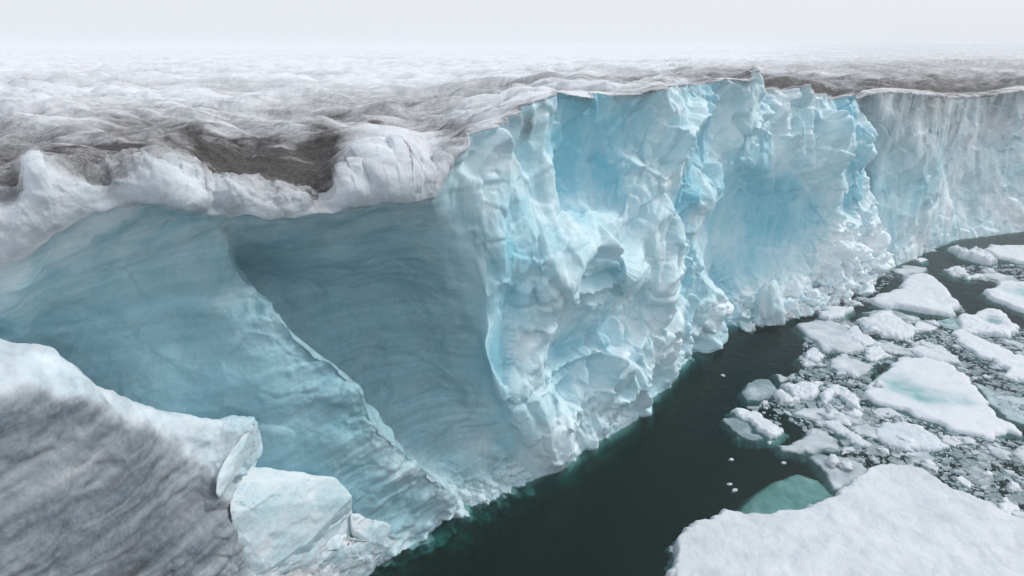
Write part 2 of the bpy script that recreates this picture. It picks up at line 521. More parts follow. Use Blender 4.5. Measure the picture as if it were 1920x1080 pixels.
# soft old surfaces
tilt = .50 * sstep(3.0, 5.0, tcol) * (tcol <= 7.0) * sstep(9.5, 3.5, flat[:, 2] * .6 + 2) + .06
lay0 = flat[:, 2] - tilt * (flat[:, 0] + 8) + .30 * fbm(flat * .2, 4, 50)
D += alcove * (.34 * fbm(flat * np.array([.28, .28, .36]), 5, 51, .45) + .22 * (worley(wq * .38, 53)[0] ** 2 - .33) + .012 * fbm(np.stack([lay0 * 2.6, flat[:, 0] * .12, flat[:, 1] * .12], 1), 3, 52))
crest = np.exp(-((tcol - 6.9) / .55) ** 2)
D += alcove * crest * (.22 * fbm(flat * .9, 4, 54) + .15 * facets(flat * .9, 55))
D += alcove * (.10 * facets(wq * np.array([.45, .45, .7]), 56) + .05 * sstep(.45, .8, trow) * facets(wq * .7, 57))
D += alcove * .35 * gauss(px, py, 615, 555, 60, 22, -25)
D += farw * (.45 * fbm(flat * np.array([.14, .14, .10]), 4, 61) + .06 * fbm(flat * .5, 4, 62) + .10 * fc2 + .6 * (sc1 - .33) + .25 * fc1)
foot = sstep(.66, .80, trow + .08 * fbm(flat * .4, 3, 73)) * np.where(alcove > .5, 1, .15)
D += foot * (.45 * (billow(flat * 1.0, 4, 71, .6) - .3) + .22 * facets(flat * 1.4, 72))
D *= np.where(tcol < 14, edge_in, 1)
D *= 1 - .75 * sstep(.9, -.5, flat[:, 2]) * broken
D -= .22 * sstep(.0, -1.0, flat[:, 2])
Dg = D.reshape(S, ROWS)
for _ in range(1):
    Dp = np.pad(Dg, 1, mode="edge")
    Dg = .5 * Dg + .125 * (Dp[:-2, 1:-1] + Dp[2:, 1:-1] + Dp[1:-1, :-2] + Dp[1:-1, 2:])
W3 = (P + NRM * Dg[:, :, None])
lip = fbm(np.stack([P[:, 0, 0] * .55, P[:, 0, 1] * .55, 0 * tt], 1), 4, 45, .6) * (1 - sstep(13, 14, tt))
W3[:, :, 2] += .30 * lip[:, None] * np.exp(-np.linspace(0, 1, ROWS) * 30)[None, :]
CLN = grid_normals(W3)
CLN *= np.sign((CLN * NRM).sum(-1, keepdims=True).mean())

# colour masks of the front
frost = alcove * np.clip(np.exp(-trow * 8) * np.clip(.75 + 1.4 * fbm(flat * .8, 5, 87), 0, 1.2) * 1.2 + gauss(px, py, 770, 890, 90, 32, 28) * np.clip(.7 + fbm(flat * .8, 4, 88), 0, 1) + .8 * gauss(px, py, 900, 800, 60, 110) * np.clip(.5 + fbm(flat * .6, 4, 89), 0, 1), 0, 1)
n_big = fbm(flat * .16, 4, 81)
n_mid = fbm(flat * .55, 4, 82)
strat_c = lay0
strat = fbm(np.stack([strat_c * 3.2, flat[:, 0] * .16, flat[:, 1] * .16], 1) + .30 * n_mid[:, None], 5, 83, .72) * (.45 + .6 * np.clip(.5 + n_big, 0, 1)) + .25 * n_big
up = np.clip(CLN.reshape(-1, 3)[:, 2], 0, 1)
blue = broken * (.50 + .32 * n_big + .22 * n_mid + .16 * panel - .75 * rubble - .25 * up)
blue += broken * 1.6 * np.clip(.24 - sc1, 0, 1) + broken * .25 * np.clip(-fc1, 0, 1)
blue = np.where(broken > .01, np.clip(blue, 0, 1), 0)
blue += alcove * (.88 + .22 * strat + .12 * n_mid - .5 * foot - .65 * frost)
blue += farw * np.clip(.34 + .45 * n_big + .25 * n_mid - .2 * gauss(px, py, 1750, 230, 250, 60) + .3 * gauss(px, py, 1690, 330, 70, 90), 0, 1)
grey = alcove * np.clip(.66 + .55 * strat - .20 * sstep(7.2, 6.5, tcol), 0, 1) * .9 * (1 - .7 * foot) * (1 - .6 * frost)  # grey ice strata plus painted shade, stronger in the recess right of the crest
grey += farw * np.clip(.04 + .4 * fbm(np.stack([flat[:, 0] * .35, flat[:, 1] * .35, flat[:, 2] * .3 + flat[:, 0] * .12], 1), 5, 84) + .2 * n_mid, 0, 1) * .7
grey += farw * .40 * np.exp(-trow * 7)
dirt = farw * (np.exp(-trow * 7) * np.clip(.55 + .9 * fbm(flat * np.array([.5, .5, .1]), 4, 85), 0, 1) * .6 + .05 * np.clip(n_mid, 0, 1))
dirt += broken * np.exp(-trow * 70) * np.clip(.3 + fbm(flat * .8, 3, 86), 0, 1) * .7
dirt += broken * gauss(px, py, 988, 235, 6, 26) * .55
dirt += alcove * np.exp(-trow * 60) * .15
CMASK = np.stack([dirt, blue, grey], 1).reshape(S, ROWS, 3)


def part_of_grid(name, W, Nn, Mk, i0, i1, mat, parent):
    w, n, k = W[i0:i1 + 1], Nn[i0:i1 + 1], Mk[i0:i1 + 1]
    r, c = w.shape[:2]
    fc = grid_faces(r, c)
    v = w.reshape(-1, 3)
    fn = np.cross(v[fc[:, 1]] - v[fc[:, 0]], v[fc[:, 3]] - v[fc[:, 0]])
    if (fn * n.reshape(-1, 3)[fc[:, 0]]).sum() < 0:
        fc = fc[:, ::-1]
    return mesh_from(name, v, fc, mat, k.reshape(-1, 3), n.reshape(-1, 3), parent)


def empty(name, loc=(0, 0, 0)):
    o = bpy.data.objects.new(name, None)
    o.empty_display_size = 1.0
    o.location = loc
    return link(o)


glacier = empty("glacier")
tag(glacier, "glacier with a dirty snow plateau above a broken pale blue ice cliff over the sea", "glacier")
iA, iB = COLI[14], COLI[33]
part_of_grid("alcove_wall", W3, CLN, CMASK, 0, iA, M_CLIFF, glacier)["label"] = "smooth blue grey hollow wall under the overhanging snow brow"
part_of_grid("fractured_cliff", W3, CLN, CMASK, iA, iB, M_CLIFF, glacier)["label"] = "broken pale blue middle of the ice cliff"
part_of_grid("weathered_cliff", W3, CLN, CMASK, iB, S - 1, M_CLIFF, glacier)["label"] = "streaked greyish far end of the ice cliff"

# ------------------------------------------------------------------ snow cap and plateau
E = W3[:, 0, :].copy()
epx = PX[:, 0]
# height of the rolled brow, how far it bulges out and how far back it tops out
bx = [-900, -300, 0, 100, 215, 300, 430, 620, 720, 800, 840, 885, 1000, 1600, 1620, 1920, 2600]
hh = np.interp(epx, bx, [1.6, 1.6, 1.9, 1.5, 1.15, 1.15, 1.05, .95, 1.25, 1.0, .45, .08, .04, .04, .30, .40, .5])
bb = np.interp(epx, bx, [.15, .15, .12, .12, .12, .16, .10, .10, .22, .16, .08, .03, .02, .02, .10, .12, .1])
cb = np.interp(epx, bx, [1.2, 1.2, 1.2, 1.0, .9, .9, .9, .9, 1.1, .9, .6, .3, .25, .3, 1.0, 1.2, 1.2])
back = E.copy()
back[:, 2] = 0
back /= np.linalg.norm(back, axis=1, keepdims=True)
backm = back * .8 + np.array([-.25, .35, 0])
# rows: up the band, over the brow, then away over the plateau
NB = 46
a = np.linspace(0, 1, NB)
band_z = np.sin(a * math.pi / 2) ** .9
band_o = np.sin(a * math.pi) * 1.0
band_b = (1 - np.cos(a * math.pi / 2)) ** 1.3
rows = []
for j in range(NB):
    rows.append(E - backm * (bb * band_o[j])[:, None] + backm * (cb * band_b[j])[:, None] + np.array([0, 0, 1.0]) * (hh * band_z[j])[:, None])
B0 = rows[-1]
rr = np.concatenate([np.linspace(.06, 8, 110), 8 + np.geomspace(.1, 2600, 330)])
zfar = 17.75 + 0 * E[:, 0]
ang = np.arctan2(B0[:, 0], B0[:, 1])
amono = np.maximum.accumulate(ang) * .5 + np.minimum.accumulate(ang[::-1])[::-1] * .5
ker = np.hanning(61) / np.hanning(61).sum()
asm = np.convolve(np.pad(amono, 30, mode="edge"), ker, "valid") + np.linspace(0, 1e-4, S)
rad0 = np.linalg.norm(B0[:, :2], axis=1)
rsm = np.convolve(np.pad(rad0, 30, mode="edge"), ker, "valid")
rad0z = np.convolve(np.pad(B0[:, 2], 30, mode="edge"), ker, "valid")
for r in rr:
    wk = float(sstep(0, 2.5, np.array(r)))
    an_, ra_ = ang * (1 - wk) + asm * wk, rad0 * (1 - wk) + rsm * wk + r
    q = np.stack([np.sin(an_) * ra_, np.cos(an_) * ra_, B0[:, 2] * (1 - wk) + rad0z * wk], 1)
    k = 1 - math.exp(-r / 26.0)
    q[:, 2] = q[:, 2] * (1 - k) + zfar * k
    q[:, 2] += np.clip((q[:, 0] - 60) / 400, 0, 1) * min(r, 900) / 900 * 7.0
    rows.append(q)
C = np.stack(rows, 1)                                                # (S, R, 3)
R = C.shape[1]
CN = grid_normals(C)
CN *= np.sign(CN[:, -50:, 2].mean())
cf = C.reshape(-1, 3)
cpx, cpy = [q.ravel() for q in pixel_of(C)]
dist = np.tile(np.concatenate([np.zeros(NB), rr]), S)
jj = np.tile(np.arange(R), S)
on_band = (jj < NB)
xy = cf.copy()
xy[:, 2] *= .3
left = np.repeat(1 - sstep(800, 960, epx), R)
grow = np.clip(dist / 60, 0, 1)
# hummocks: round swells with creases between, small near the brow and larger behind
wz = xy + 1.5 * np.stack([fbm(xy * .10, 3, 101), fbm(xy * .10, 3, 102), 0 * dist], 1)
hum1 = billow(wz * np.array([.17, .28, .22]), 2, 103, .45)
hum2 = billow(wz * np.array([.45, .75, .5]), 3, 104, .5)
hum3 = billow(wz * np.array([.03, .07, .05]), 2, 105, .4)
fineD = fbm(xy * 2.2, 4, 106) * np.exp(-dist / 25)
far1, far2 = np.exp(-dist / 110), np.exp(-dist / 26)
start = sstep(.1, 5.0, dist)
H = start * (1.05 * far1 * (hum1 - .42) + .34 * far2 * (hum2 - .4)) + grow * 1.0 * (hum3 - .4) * np.exp(-dist / 350) + .05 * fineD * (.25 + start)
H -= start * .05
# lumps of the brow
rn = np.linalg.norm(cf, axis=1)
lump = -.35 * gauss(cpx, cpy, 205, 352, 26, 40) - .40 * gauss(cpx, cpy, 405, 365, 16, 45) - .45 * gauss(cpx, cpy, 612, 370, 24, 45) + .62 * gauss(cpx, cpy, 312, 350, 62, 55) + .75 * gauss(cpx, cpy, 722, 318, 85, 70) + .30 * gauss(cpx, cpy, 75, 345, 40, 60) \
    - .40 * gauss(cpx, cpy, 590, 330, 45, 45) - .35 * gauss(cpx, cpy, 190, 310, 60, 30) - .30 * gauss(cpx, cpy, 470, 300, 70, 30) + .2 * gauss(cpx, cpy, 430, 360, 40, 30) \
    - .35 * gauss(cpx, cpy, 20, 345, 30, 30)
lump *= (dist < 14)
tz = np.clip(jj / NB, 0, 1)
Hb = left * np.sin(np.clip(tz, 0, 1) * math.pi * .5) * (.42 * fbm(cf * .9, 4, 111) + .10 * fbm(cf * 3.0, 4, 112, .6) + .14 * facets(cf * .8, 115)) * (on_band | (dist < 3))
Hb = np.where(on_band, Hb, Hb * (1 - sstep(0, 3, dist)))
Hb += (1 - left) * np.exp(-dist / 1.2) * (.10 * fbm(cf * 1.5, 4, 113))
D2 = (H + lump + Hb) * sstep(0, 4, jj)
CW = C + (CN * 1.0) * D2.reshape(S, R, 1)
CNN = grid_normals(CW)
CNN *= np.sign(CNN[:, -50:, 2].mean())
nz = CNN.reshape(-1, 3)
# grit gathers in hollows and on the melting slopes, in streaks that follow the flow
slope = np.clip(1 - nz[:, 2], 0, 1)
st = fbm(np.stack([wz[:, 0] * .45 + wz[:, 1] * .3, wz[:, 1] * 1.4 - wz[:, 0] * .45, wz[:, 2]], 1), 5, 121, .62)
pat = fbm(wz * np.array([.05, .10, .1]), 4, 122)
low = np.clip(.42 - hum1, 0, 1) * 1.5 + np.clip(.35 - hum2, 0, 1) * .7
near = np.exp(-dist / 30)
dm = (.12 + .40 * near) * (1 + 1.3 * pat) + .44 * st * (.35 + near) + low * (.30 + .45 * near) - .15
dm += .25 * sstep(1150, 1500, cpx) * np.exp(-dist / 60) + .18 * sstep(1300, 1700, cpx) + .3 * sstep(1300, 1600, cpx) * np.exp(-dist / 9)
dm += (1 - left) * np.exp(-dist / 3.0) * .35 * (.7 + st)
dm = np.clip(dm, 0, 1) * sstep(-.1, 2.2, dist + .6 * pat) * .85
spots = [(545, 308, 95, 30, 12, .85), (612, 285, 40, 38, -30, .8), (150, 305, 95, 26, 8, .65), (15, 345, 34, 34, 0, .8), (400, 290, 120, 30, 5, .45), (300, 235, 120, 25, 10, .25),
         (855, 285, 28, 42, 0, .45), (595, 365, 16, 45, -15, .7), (385, 345, 6, 50, -10, .45), (830, 245, 60, 16, 0, .4), (205, 350, 22, 30, 10, .4), (470, 372, 45, 14, 15, .3), (520, 350, 60, 16, 18, .45), (480, 330, 70, 12, 12, .4), (1240, 170, 90, 8, -6, .45), (1340, 158, 40, 8, 0, .5),
         (1520, 170, 90, 8, 6, .5), (1820, 175, 120, 9, 0, .5), (985, 200, 30, 10, -20, .35)]
dsp = sum(w * gauss(cpx, cpy, x, y, rx, ry, ro) for x, y, rx, ry, ro, w in spots) * (dist < 25)
dsp += (.42 * gauss(cpx, cpy, 330, 285, 330, 42) + .35 * gauss(cpx, cpy, 700, 225, 200, 30)) * (dist < 40)
dm += dsp * (.9 + .5 * st)
clean = np.clip(gauss(cpx, cpy, 312, 360, 58, 55) * 1.2 + gauss(cpx, cpy, 722, 330, 78, 72) * 1.2 + gauss(cpx, cpy, 68, 330, 28, 50), 0, 1) * (dist < 10)
dm = np.where(on_band, np.maximum(dsp * (.7 + .6 * st), left * .16 * np.clip(st + .45, 0, 1)) + (1 - left) * .5 * np.clip(.5 + st, 0, 1), dm) * (1 - .92 * clean)
bl = np.clip(.15 + .5 * n_big.mean() + .35 * st, 0, .5) * start * .5 + left * on_band * (.12 + .7 * np.exp(-tz * 7) * np.clip(.6 + fbm(cf * 1.2, 3, 132), 0, 1))
gy = left * on_band * np.clip(.25 + .5 * fbm(cf * .8, 3, 131) + .6 * np.exp(-tz * 5), 0, .9) * .75
KM = np.stack([dm, bl, gy], 1).reshape(S, R, 3)
part_of_grid("snow_plateau", CW, CNN, KM, 0, S - 1, M_CAP, glacier)["label"] = "hummocky white snow surface streaked with dark grit"

# ------------------------------------------------------------------ grey buttress in the left foreground
BUT = [  # behind, crest, shoulder, face ... ; photo pixels and offset from the front
    [(-700, 760, 2), (-700, 690, -.4), (-700, 800, -2.0), (-700, 950, -2.4), (-700, 1250, -2.7), (-700, 1600, -3.0)],
    [(-300, 700, 2), (-300, 640, -.5), (-300, 745, -2.0), (-300, 900, -2.4), (-300, 1150, -2.7), (-300, 1450, -3.0)],
    [(-60, 690, 2), (-60, 634, -.5), (-60, 735, -1.9), (-60, 880, -2.3), (-60, 1080, -2.6), (-60, 1400, -3.0)],
    [(20, 700, 2), (20, 642, -.5), (30, 736, -1.9), (30, 880, -2.2), (30, 1080, -2.6), (30, 1400, -3.0)],
    [(75, 710, 2), (75, 654, -.5), (110, 738, -1.8), (110, 880, -2.2), (110, 1080, -2.6), (110, 1380, -3.0)],
    [(140, 740, 2), (140, 690, -.5), (190, 762, -1.7), (190, 890, -2.1), (190, 1080, -2.5), (190, 1370, -2.9)],
    [(225, 790, 2), (225, 738, -.4), (265, 800, -1.5), (265, 910, -2.0), (265, 1080, -2.4), (270, 1350, -2.8)],
    [(320, 830, 2), (322, 768, -.5), (335, 842, -1.4), (330, 930, -1.9), (335, 1080, -2.3), (340, 1330, -2.7)],
    [(395, 850, 1.6), (400, 788, -.7), (395, 885, -1.4), (395, 960, -1.8), (400, 1080, -2.2), (410, 1300, -2.6)],
    [(450, 850, 1.4), (452, 783, -.9), (425, 880, -1.4), (425, 960, -1.7), (455, 1060, -2.0), (470, 1280, -2.4)],
    [(470, 850, 1.0), (476, 783, -.9), (460, 850, -1.1), (440, 950, -1.2), (485, 1030, -1.5), (500, 1250, -2.0)],
    [(490, 870, .6), (483, 800, -.6), (478, 860, -.5), (470, 950, -.4), (500, 1030, -.6), (530, 1220, -1.2)],
    [(470, 890, 1.6), (478, 815, .3), (480, 880, .8), (490, 960, 1.0), (510, 1050, .8), (550, 1200, .5)],
]


def but_col(pts):
    Pn = [pt(*p) for p in pts]
    w = Pn[-1].copy()
    w[2] = -3
    w[0] += .6
    w[1] -= .5
    return np.array(Pn + [w])


def patch(name, colsP, rows_n, step, disp, maskf, mat, parent):
    q = np.stack([resample(c, rows_n) for c in colsP])
    sg = [max(8, int(np.mean(np.linalg.norm(q[i + 1] - q[i], axis=1)) / step)) for i in range(len(q) - 1)]
    t = np.concatenate([np.linspace(i, i + 1, n, endpoint=False) for i, n in enumerate(sg)] + [[len(q) - 1]])
    Q = catmull(q, t)
    N_ = grid_normals(Q)
    cen = Q.reshape(-1, 3).mean(0)
    if (N_ * (np.array([0, 0, CAMZ]) - Q)).sum(-1).mean() < 0:
        N_ = -N_
    fl = Q.reshape(-1, 3)
    Q = Q + N_ * disp(fl, *[z.ravel() for z in pixel_of(Q)]).reshape(Q.shape[0], Q.shape[1], 1)
    N2 = grid_normals(Q)
    N2 *= np.sign((N2 * N_).sum(-1).mean())
    mk = maskf(Q.reshape(-1, 3), N2.reshape(-1, 3), *[z.ravel() for z in pixel_of(Q)])
    return part_of_grid(name, Q, N2, mk.reshape(Q.shape), 0, len(Q) - 1, mat, parent)


def but_disp(p, x, y):
    b = np.stack([(p[:, 2] * 1.0 + .03 * p[:, 0]) * 1.4, p[:, 0] * .15, p[:, 1] * .15], 1)
    return .16 * fbm(p * .5, 4, 201) + .08 * fbm(b, 4, 202) + .05 * fbm(p * 2.6, 5, 203, .6) + .12 * facets(p * .45, 205) + .16 * facets(p * .8, 204) * sstep(370, 440, x)


SH = np.array([(-700, 790), (-60, 738), (30, 738), (110, 738), (190, 765), (265, 802), (335, 845), (400, 892), (430, 950), (480, 1000), (520, 1100)], float)


def but_mask(p, n, x, y):
    lim = np.interp(x, SH[:, 0], SH[:, 1]) - 18
    face = sstep(-8, 40, y - lim + 26 * fbm(p * 1.1, 4, 211)) * (1 - sstep(430, 470, x - .1 * (y - 900)))
    lay = (p[:, 2] * 1.0 + .03 * p[:, 0] + .25 * fbm(p * .6, 4, 212))
    band = np.clip(fbm(np.stack([lay * 1.1, p[:, 0] * .05, p[:, 1] * .05], 1), 4, 213, .6) - .12, 0, 1)
    line = np.exp(-(fbm(np.stack([lay * .55, p[:, 0] * .06, p[:, 1] * .06], 1), 3, 215) / .035) ** 2) * np.clip(.5 + 1.2 * fbm(p * .35, 3, 216), .15, 1)
    return np.stack([face * np.clip(.10 + .6 * band + .8 * line, 0, .85), (1 - face) * (.20 + .25 * fbm(p * .7, 4, 217)) + .35 * (1 - face) * sstep(400, 470, x), (1 - face) * np.clip(.16 + .3 * fbm(p * 1.3, 4, 218), 0, .5) + face * np.clip(.74 + .28 * fbm(p * .5, 4, 214) + .30 * fbm(np.stack([lay * 3.0, p[:, 0] * .12, p[:, 1] * .12], 1), 4, 219, .65), 0, 1)], 1)


patch("ice_buttress", [but_col(c) for c in BUT], 330, .028, but_disp, but_mask, M_GREY, glacier)["label"] = "grey banded ice buttress with a white snowy crest"


# ------------------------------------------------------------------ ice blocks
def hull_block(name, pts, mat, mask, parent=None, bev=.12, amp=.06, fscale=1.6, seed=0, res=.07, world_origin=False):
    bm = bmesh.new()
    for p in pts:
        bm.verts.new(p)
    bmesh.ops.convex_hull(bm, input=bm.verts[:])
    for v in [v for v in bm.verts if not v.link_faces]:
        bm.verts.remove(v)
    bmesh.ops.dissolve_limit(bm, angle_limit=math.radians(4), verts=bm.verts[:], edges=bm.edges[:])
    bmesh.ops.bevel(bm, geom=bm.edges[:], offset=bev, segments=2, profile=.6, affect='EDGES', clamp_overlap=True)
    bmesh.ops.triangulate(bm, faces=bm.faces[:])
    for _ in range(6):
        long = [e for e in bm.edges if e.calc_length() > res * 1.7]
        if not long or len(bm.verts) > 40000:
            break
        bmesh.ops.subdivide_edges(bm, edges=long, cuts=1, use_grid_fill=False)
        bmesh.ops.triangulate(bm, faces=[f for f in bm.faces if len(f.verts) > 3])
    bm.normal_update()
    v = np.array([q.co[:] for q in bm.verts])
    n = np.array([q.normal[:] for q in bm.verts])
    fc = np.array([[q.index for q in f.verts] for f in bm.faces]) if not bm.verts.index_update() else None
    bm.free()
    v = v + n * (amp * fbm(v * fscale, 4, 300 + seed) + amp * .9 * facets(v * fscale * .9, 301 + seed))[:, None]
    o = mesh_from(name, v, fc, mat, mask(v, n), parent=parent)
    return o


def px_block(name, pts, mat, mask, parent, **kw):
    return hull_block(name, [pt(*p) for p in pts], mat, mask, parent, **kw)


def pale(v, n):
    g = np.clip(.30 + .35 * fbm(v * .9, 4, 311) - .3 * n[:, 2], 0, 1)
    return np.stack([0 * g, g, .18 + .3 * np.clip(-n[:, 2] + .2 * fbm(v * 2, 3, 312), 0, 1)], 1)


px_block("ice_block", [(435, 905, -1.4), (470, 872, -.6), (560, 885, -.6), (632, 896, -.7), (662, 930, -.9), (640, 960, -1.0), (580, 1015, -1.6), (500, 1070, -1.9), (455, 1090, -1.8), (430, 960, -1.8),
                       (520, 1140, -1.0), (640, 1030, 0), (470, 900, 1.0), (640, 930, .8)], M_CLIFF, pale, glacier, bev=.05, amp=.05, seed=1)
px_block("ice_block", [(590, 975, -1.2), (648, 928, -.7), (662, 940, -.5), (664, 985, -.5), (655, 1010, -.6), (610, 1050, -1.2), (560, 1050, -1.6), (480, 1085, -1.9), (520, 1150, -1.3), (650, 1090, -.4), (600, 960, .6)], M_CLIFF, pale, glacier, bev=.06, amp=.08, seed=2)
px_block("ice_block", [(655, 962, -.7), (700, 975, -.6), (735, 985, -.5), (757, 1010, -.5), (740, 1030, -.7), (690, 1012, -.9), (660, 990, -.9), (660, 1080, -.4), (750, 1060, -.2), (700, 970, .6)], M_CLIFF, pale, glacier, bev=.06, amp=.06, seed=3)
px_block("ice_block", [(560, 1050, -1.5), (640, 1000, -1.0), (690, 1010, -.9), (722, 1035, -.7), (690, 1058, -.8), (640, 1080, -1.0), (600, 1110, -1.2), (520, 1120, -1.5), (560, 1180, -1.0), (700, 1090, -.2)], M_CLIFF, pale, glacier, bev=.07, amp=.10, seed=4)
px_block("ice_block", [(470, 1085, -1.9), (560, 1040, -1.5), (640, 1060, -1.1), (640, 1090, -1.2), (560, 1140, -1.5), (480, 1160, -1.8), (600, 1200, -1)], M_GREY, pale, glacier, bev=.07, amp=.10, seed=5)
# the pale shard on the tip of the buttress
px_block("ice_shard", [(478, 786, -1.1), (482, 800, -1.0), (468, 852, -1.2), (445, 880, -1.5), (412, 935, -1.9), (404, 925, -1.9), (408, 890, -1.7), (420, 860, -1.5), (440, 846, -1.3), (470, 850, -.6), (430, 900, -.8)], M_CLIFF, pale, glacier, bev=.05, amp=.035, seed=6)
# ------------------------------------------------------------------ water, bed
bm = bmesh.new()
x0, x1, y0, y1, zb = -400, 900, -60, 900, -4.5
vs = [bm.verts.new(p) for p in ((x0, y0, 0), (x1, y0, 0), (x1, y1, 0), (x0, y1, 0), (x0, y0, zb), (x1, y0, zb), (x1, y1, zb), (x0, y1, zb))]
for f in ((0, 1, 2, 3), (7, 6, 5, 4), (0, 4, 5, 1), (1, 5, 6, 2), (2, 6, 7, 3), (3, 7, 4, 0)):
    bm.faces.new([vs[i] for i in f])
me = bpy.data.meshes.new("water")
bm.to_mesh(me)
bm.free()
me.materials.append(water_material())
tag(link(bpy.data.objects.new("water", me)), "dark green sea water below the ice cliff", kind="structure")
mesh_from("seabed", np.array([(x0, y0, zb + .3), (x1, y0, zb + .3), (x1, y1, zb + .3), (x0, y1, zb + .3)], float), np.array([[0, 1, 2, 3]]), plain_material("dark_silt", (.02, .05, .04)))["kind"] = "structure"


# ------------------------------------------------------------------ floes
def poly_sd(pts, poly):
    """signed distance to a polygon, positive inside"""
    d = np.full(len(pts), 1e9)
    ins = np.zeros(len(pts), bool)
    n = len(poly)
    for i in range(n):
        a_, b_ = poly[i], poly[(i + 1) % n]
        e = b_ - a_
        w = pts - a_
        t = np.clip((w @ e) / (e @ e + 1e-12), 0, 1)
        d = np.minimum(d, np.linalg.norm(w - t[:, None] * e, axis=1))
        c = ((a_[1] <= pts[:, 1]) & (b_[1] > pts[:, 1])) | ((b_[1] <= pts[:, 1]) & (a_[1] > pts[:, 1]))
        with np.errstate(divide="ignore", invalid="ignore"):
            xi = a_[0] + (pts[:, 1] - a_[1]) * e[0] / e[1]
        ins ^= c & (pts[:, 0] < xi)
    return np.where(ins, d, -d)


def floe_mesh(poly, h, edge, foot=.5, wet=0.0, teal=0.0, lumps=.38, seed=0, pools=(), ragged=.10, grid=None, zfoot=1.3):
    poly = np.asarray(poly, float)
    cen = poly.mean(0)
    lo, hi = poly.min(0) - foot - .1, poly.max(0) + foot + .1
    size = float(np.sqrt((hi - lo).prod()))
    g = grid or np.clip(size / 90, .028, .12)
    xs, ys = np.arange(lo[0], hi[0] + g, g), np.arange(lo[1], hi[1] + g, g)
    X, Yg = np.meshgrid(xs, ys)
    p = np.stack([X.ravel(), Yg.ravel()], 1)
    p3 = np.stack([p[:, 0], p[:, 1], np.full(len(p), seed * 3.7)], 1)
    rs = ragged * min(size, 4.0) / 1.5
    wv = np.stack([fbm(p3 * (1.2 / max(rs * 4, .2)), 4, 401, .6), fbm(p3 * (1.2 / max(rs * 4, .2)), 4, 402, .6)], 1) * rs
    sd = poly_sd(p + wv, poly)
    s = np.clip(sd / edge, 0, 1)
    prof = np.sqrt(np.clip(1 - (1 - s) ** 2, 0, 1))
    top = h * prof
    L = np.array([1.0, 1.0, 1.0]) / max(size, .5) * 3.2
    z = top + h * lumps * prof * (1.1 * fbm(p3 * L, 4, 403) + .5 * billow(p3 * L * 3.1, 3, 404)) + .012 * fbm(p3 * 6, 3, 405) * prof
    ft = np.clip(-sd / foot, 0, 1)
    z = np.where(sd > 0, np.maximum(z, .01), -.02 - zfoot * ft ** 1.2 * foot)
    for (qx, qy, r, dep, tl) in pools:
        gg = np.exp(-(((p - np.array([qx, qy])) ** 2).sum(1)) / (r * r))
        z = np.where(sd > 0, z - dep * gg * h, z)
    pm = sum(tl * np.exp(-(((p - np.array([qx, qy])) ** 2).sum(1)) / (r * r)) for (qx, qy, r, dep, tl) in pools) if len(pools) else 0
    nb = fbm(p3 * .9 * max(1, 2.5 / size), 4, 406)
    mtl = np.clip(teal * (.8 + .5 * nb) + pm * (.8 + .7 * nb) + np.where(sd < .02, .45, 0), 0, 1)
    nb2 = fbm(p3 * np.array([.9, 1.6, 1]) * max(.8, 2.0 / size), 5, 407, .6)
    mw = np.clip(.20 * np.clip(nb2, 0, 1) + wet * (.75 + .9 * nb) + .5 * (1 - s) ** 2 * min(1, wet * 2.5), 0, 1)
    keep = (sd > -foot * .98).reshape(X.shape)
    fc = grid_faces(*X.shape)
    kf = keep.ravel()[fc].all(1)
    fc = fc[kf]
    used, inv = np.unique(fc, return_inverse=True)
    V = np.stack([p[:, 0], p[:, 1], z], 1)[used]
    return V, inv.reshape(-1, 4), np.stack([0 * mtl, mtl, mw], 1)[used], cen


def floe(name, pix, label, cat, h=.3, edge=.25, pools=(), parent=None, group=None, z0=0.0, **kw):
    poly = np.array([at_z(*q)[:2] for q in pix])
    pl = []
    for (x, y, rpx, dep, tl) in pools:
        c = at_z(x, y)
        pl.append((c[0], c[1], rpx * np.linalg.norm(c - np.array([0, 0, CAMZ])) / F, dep, tl))
    V, fc, mk, cen = floe_mesh(poly, h, edge, pools=pl, **kw)
    V[:, 2] += z0
    org = np.array([cen[0], cen[1], 0])
    o = mesh_from(name, V - org, fc, M_FLOE, mk)
    o.location = org
    if parent is not None:
        o.parent = parent
        o.location = org - np.array(parent.location)
    else:
        tag(o, label, cat, group)
    return o


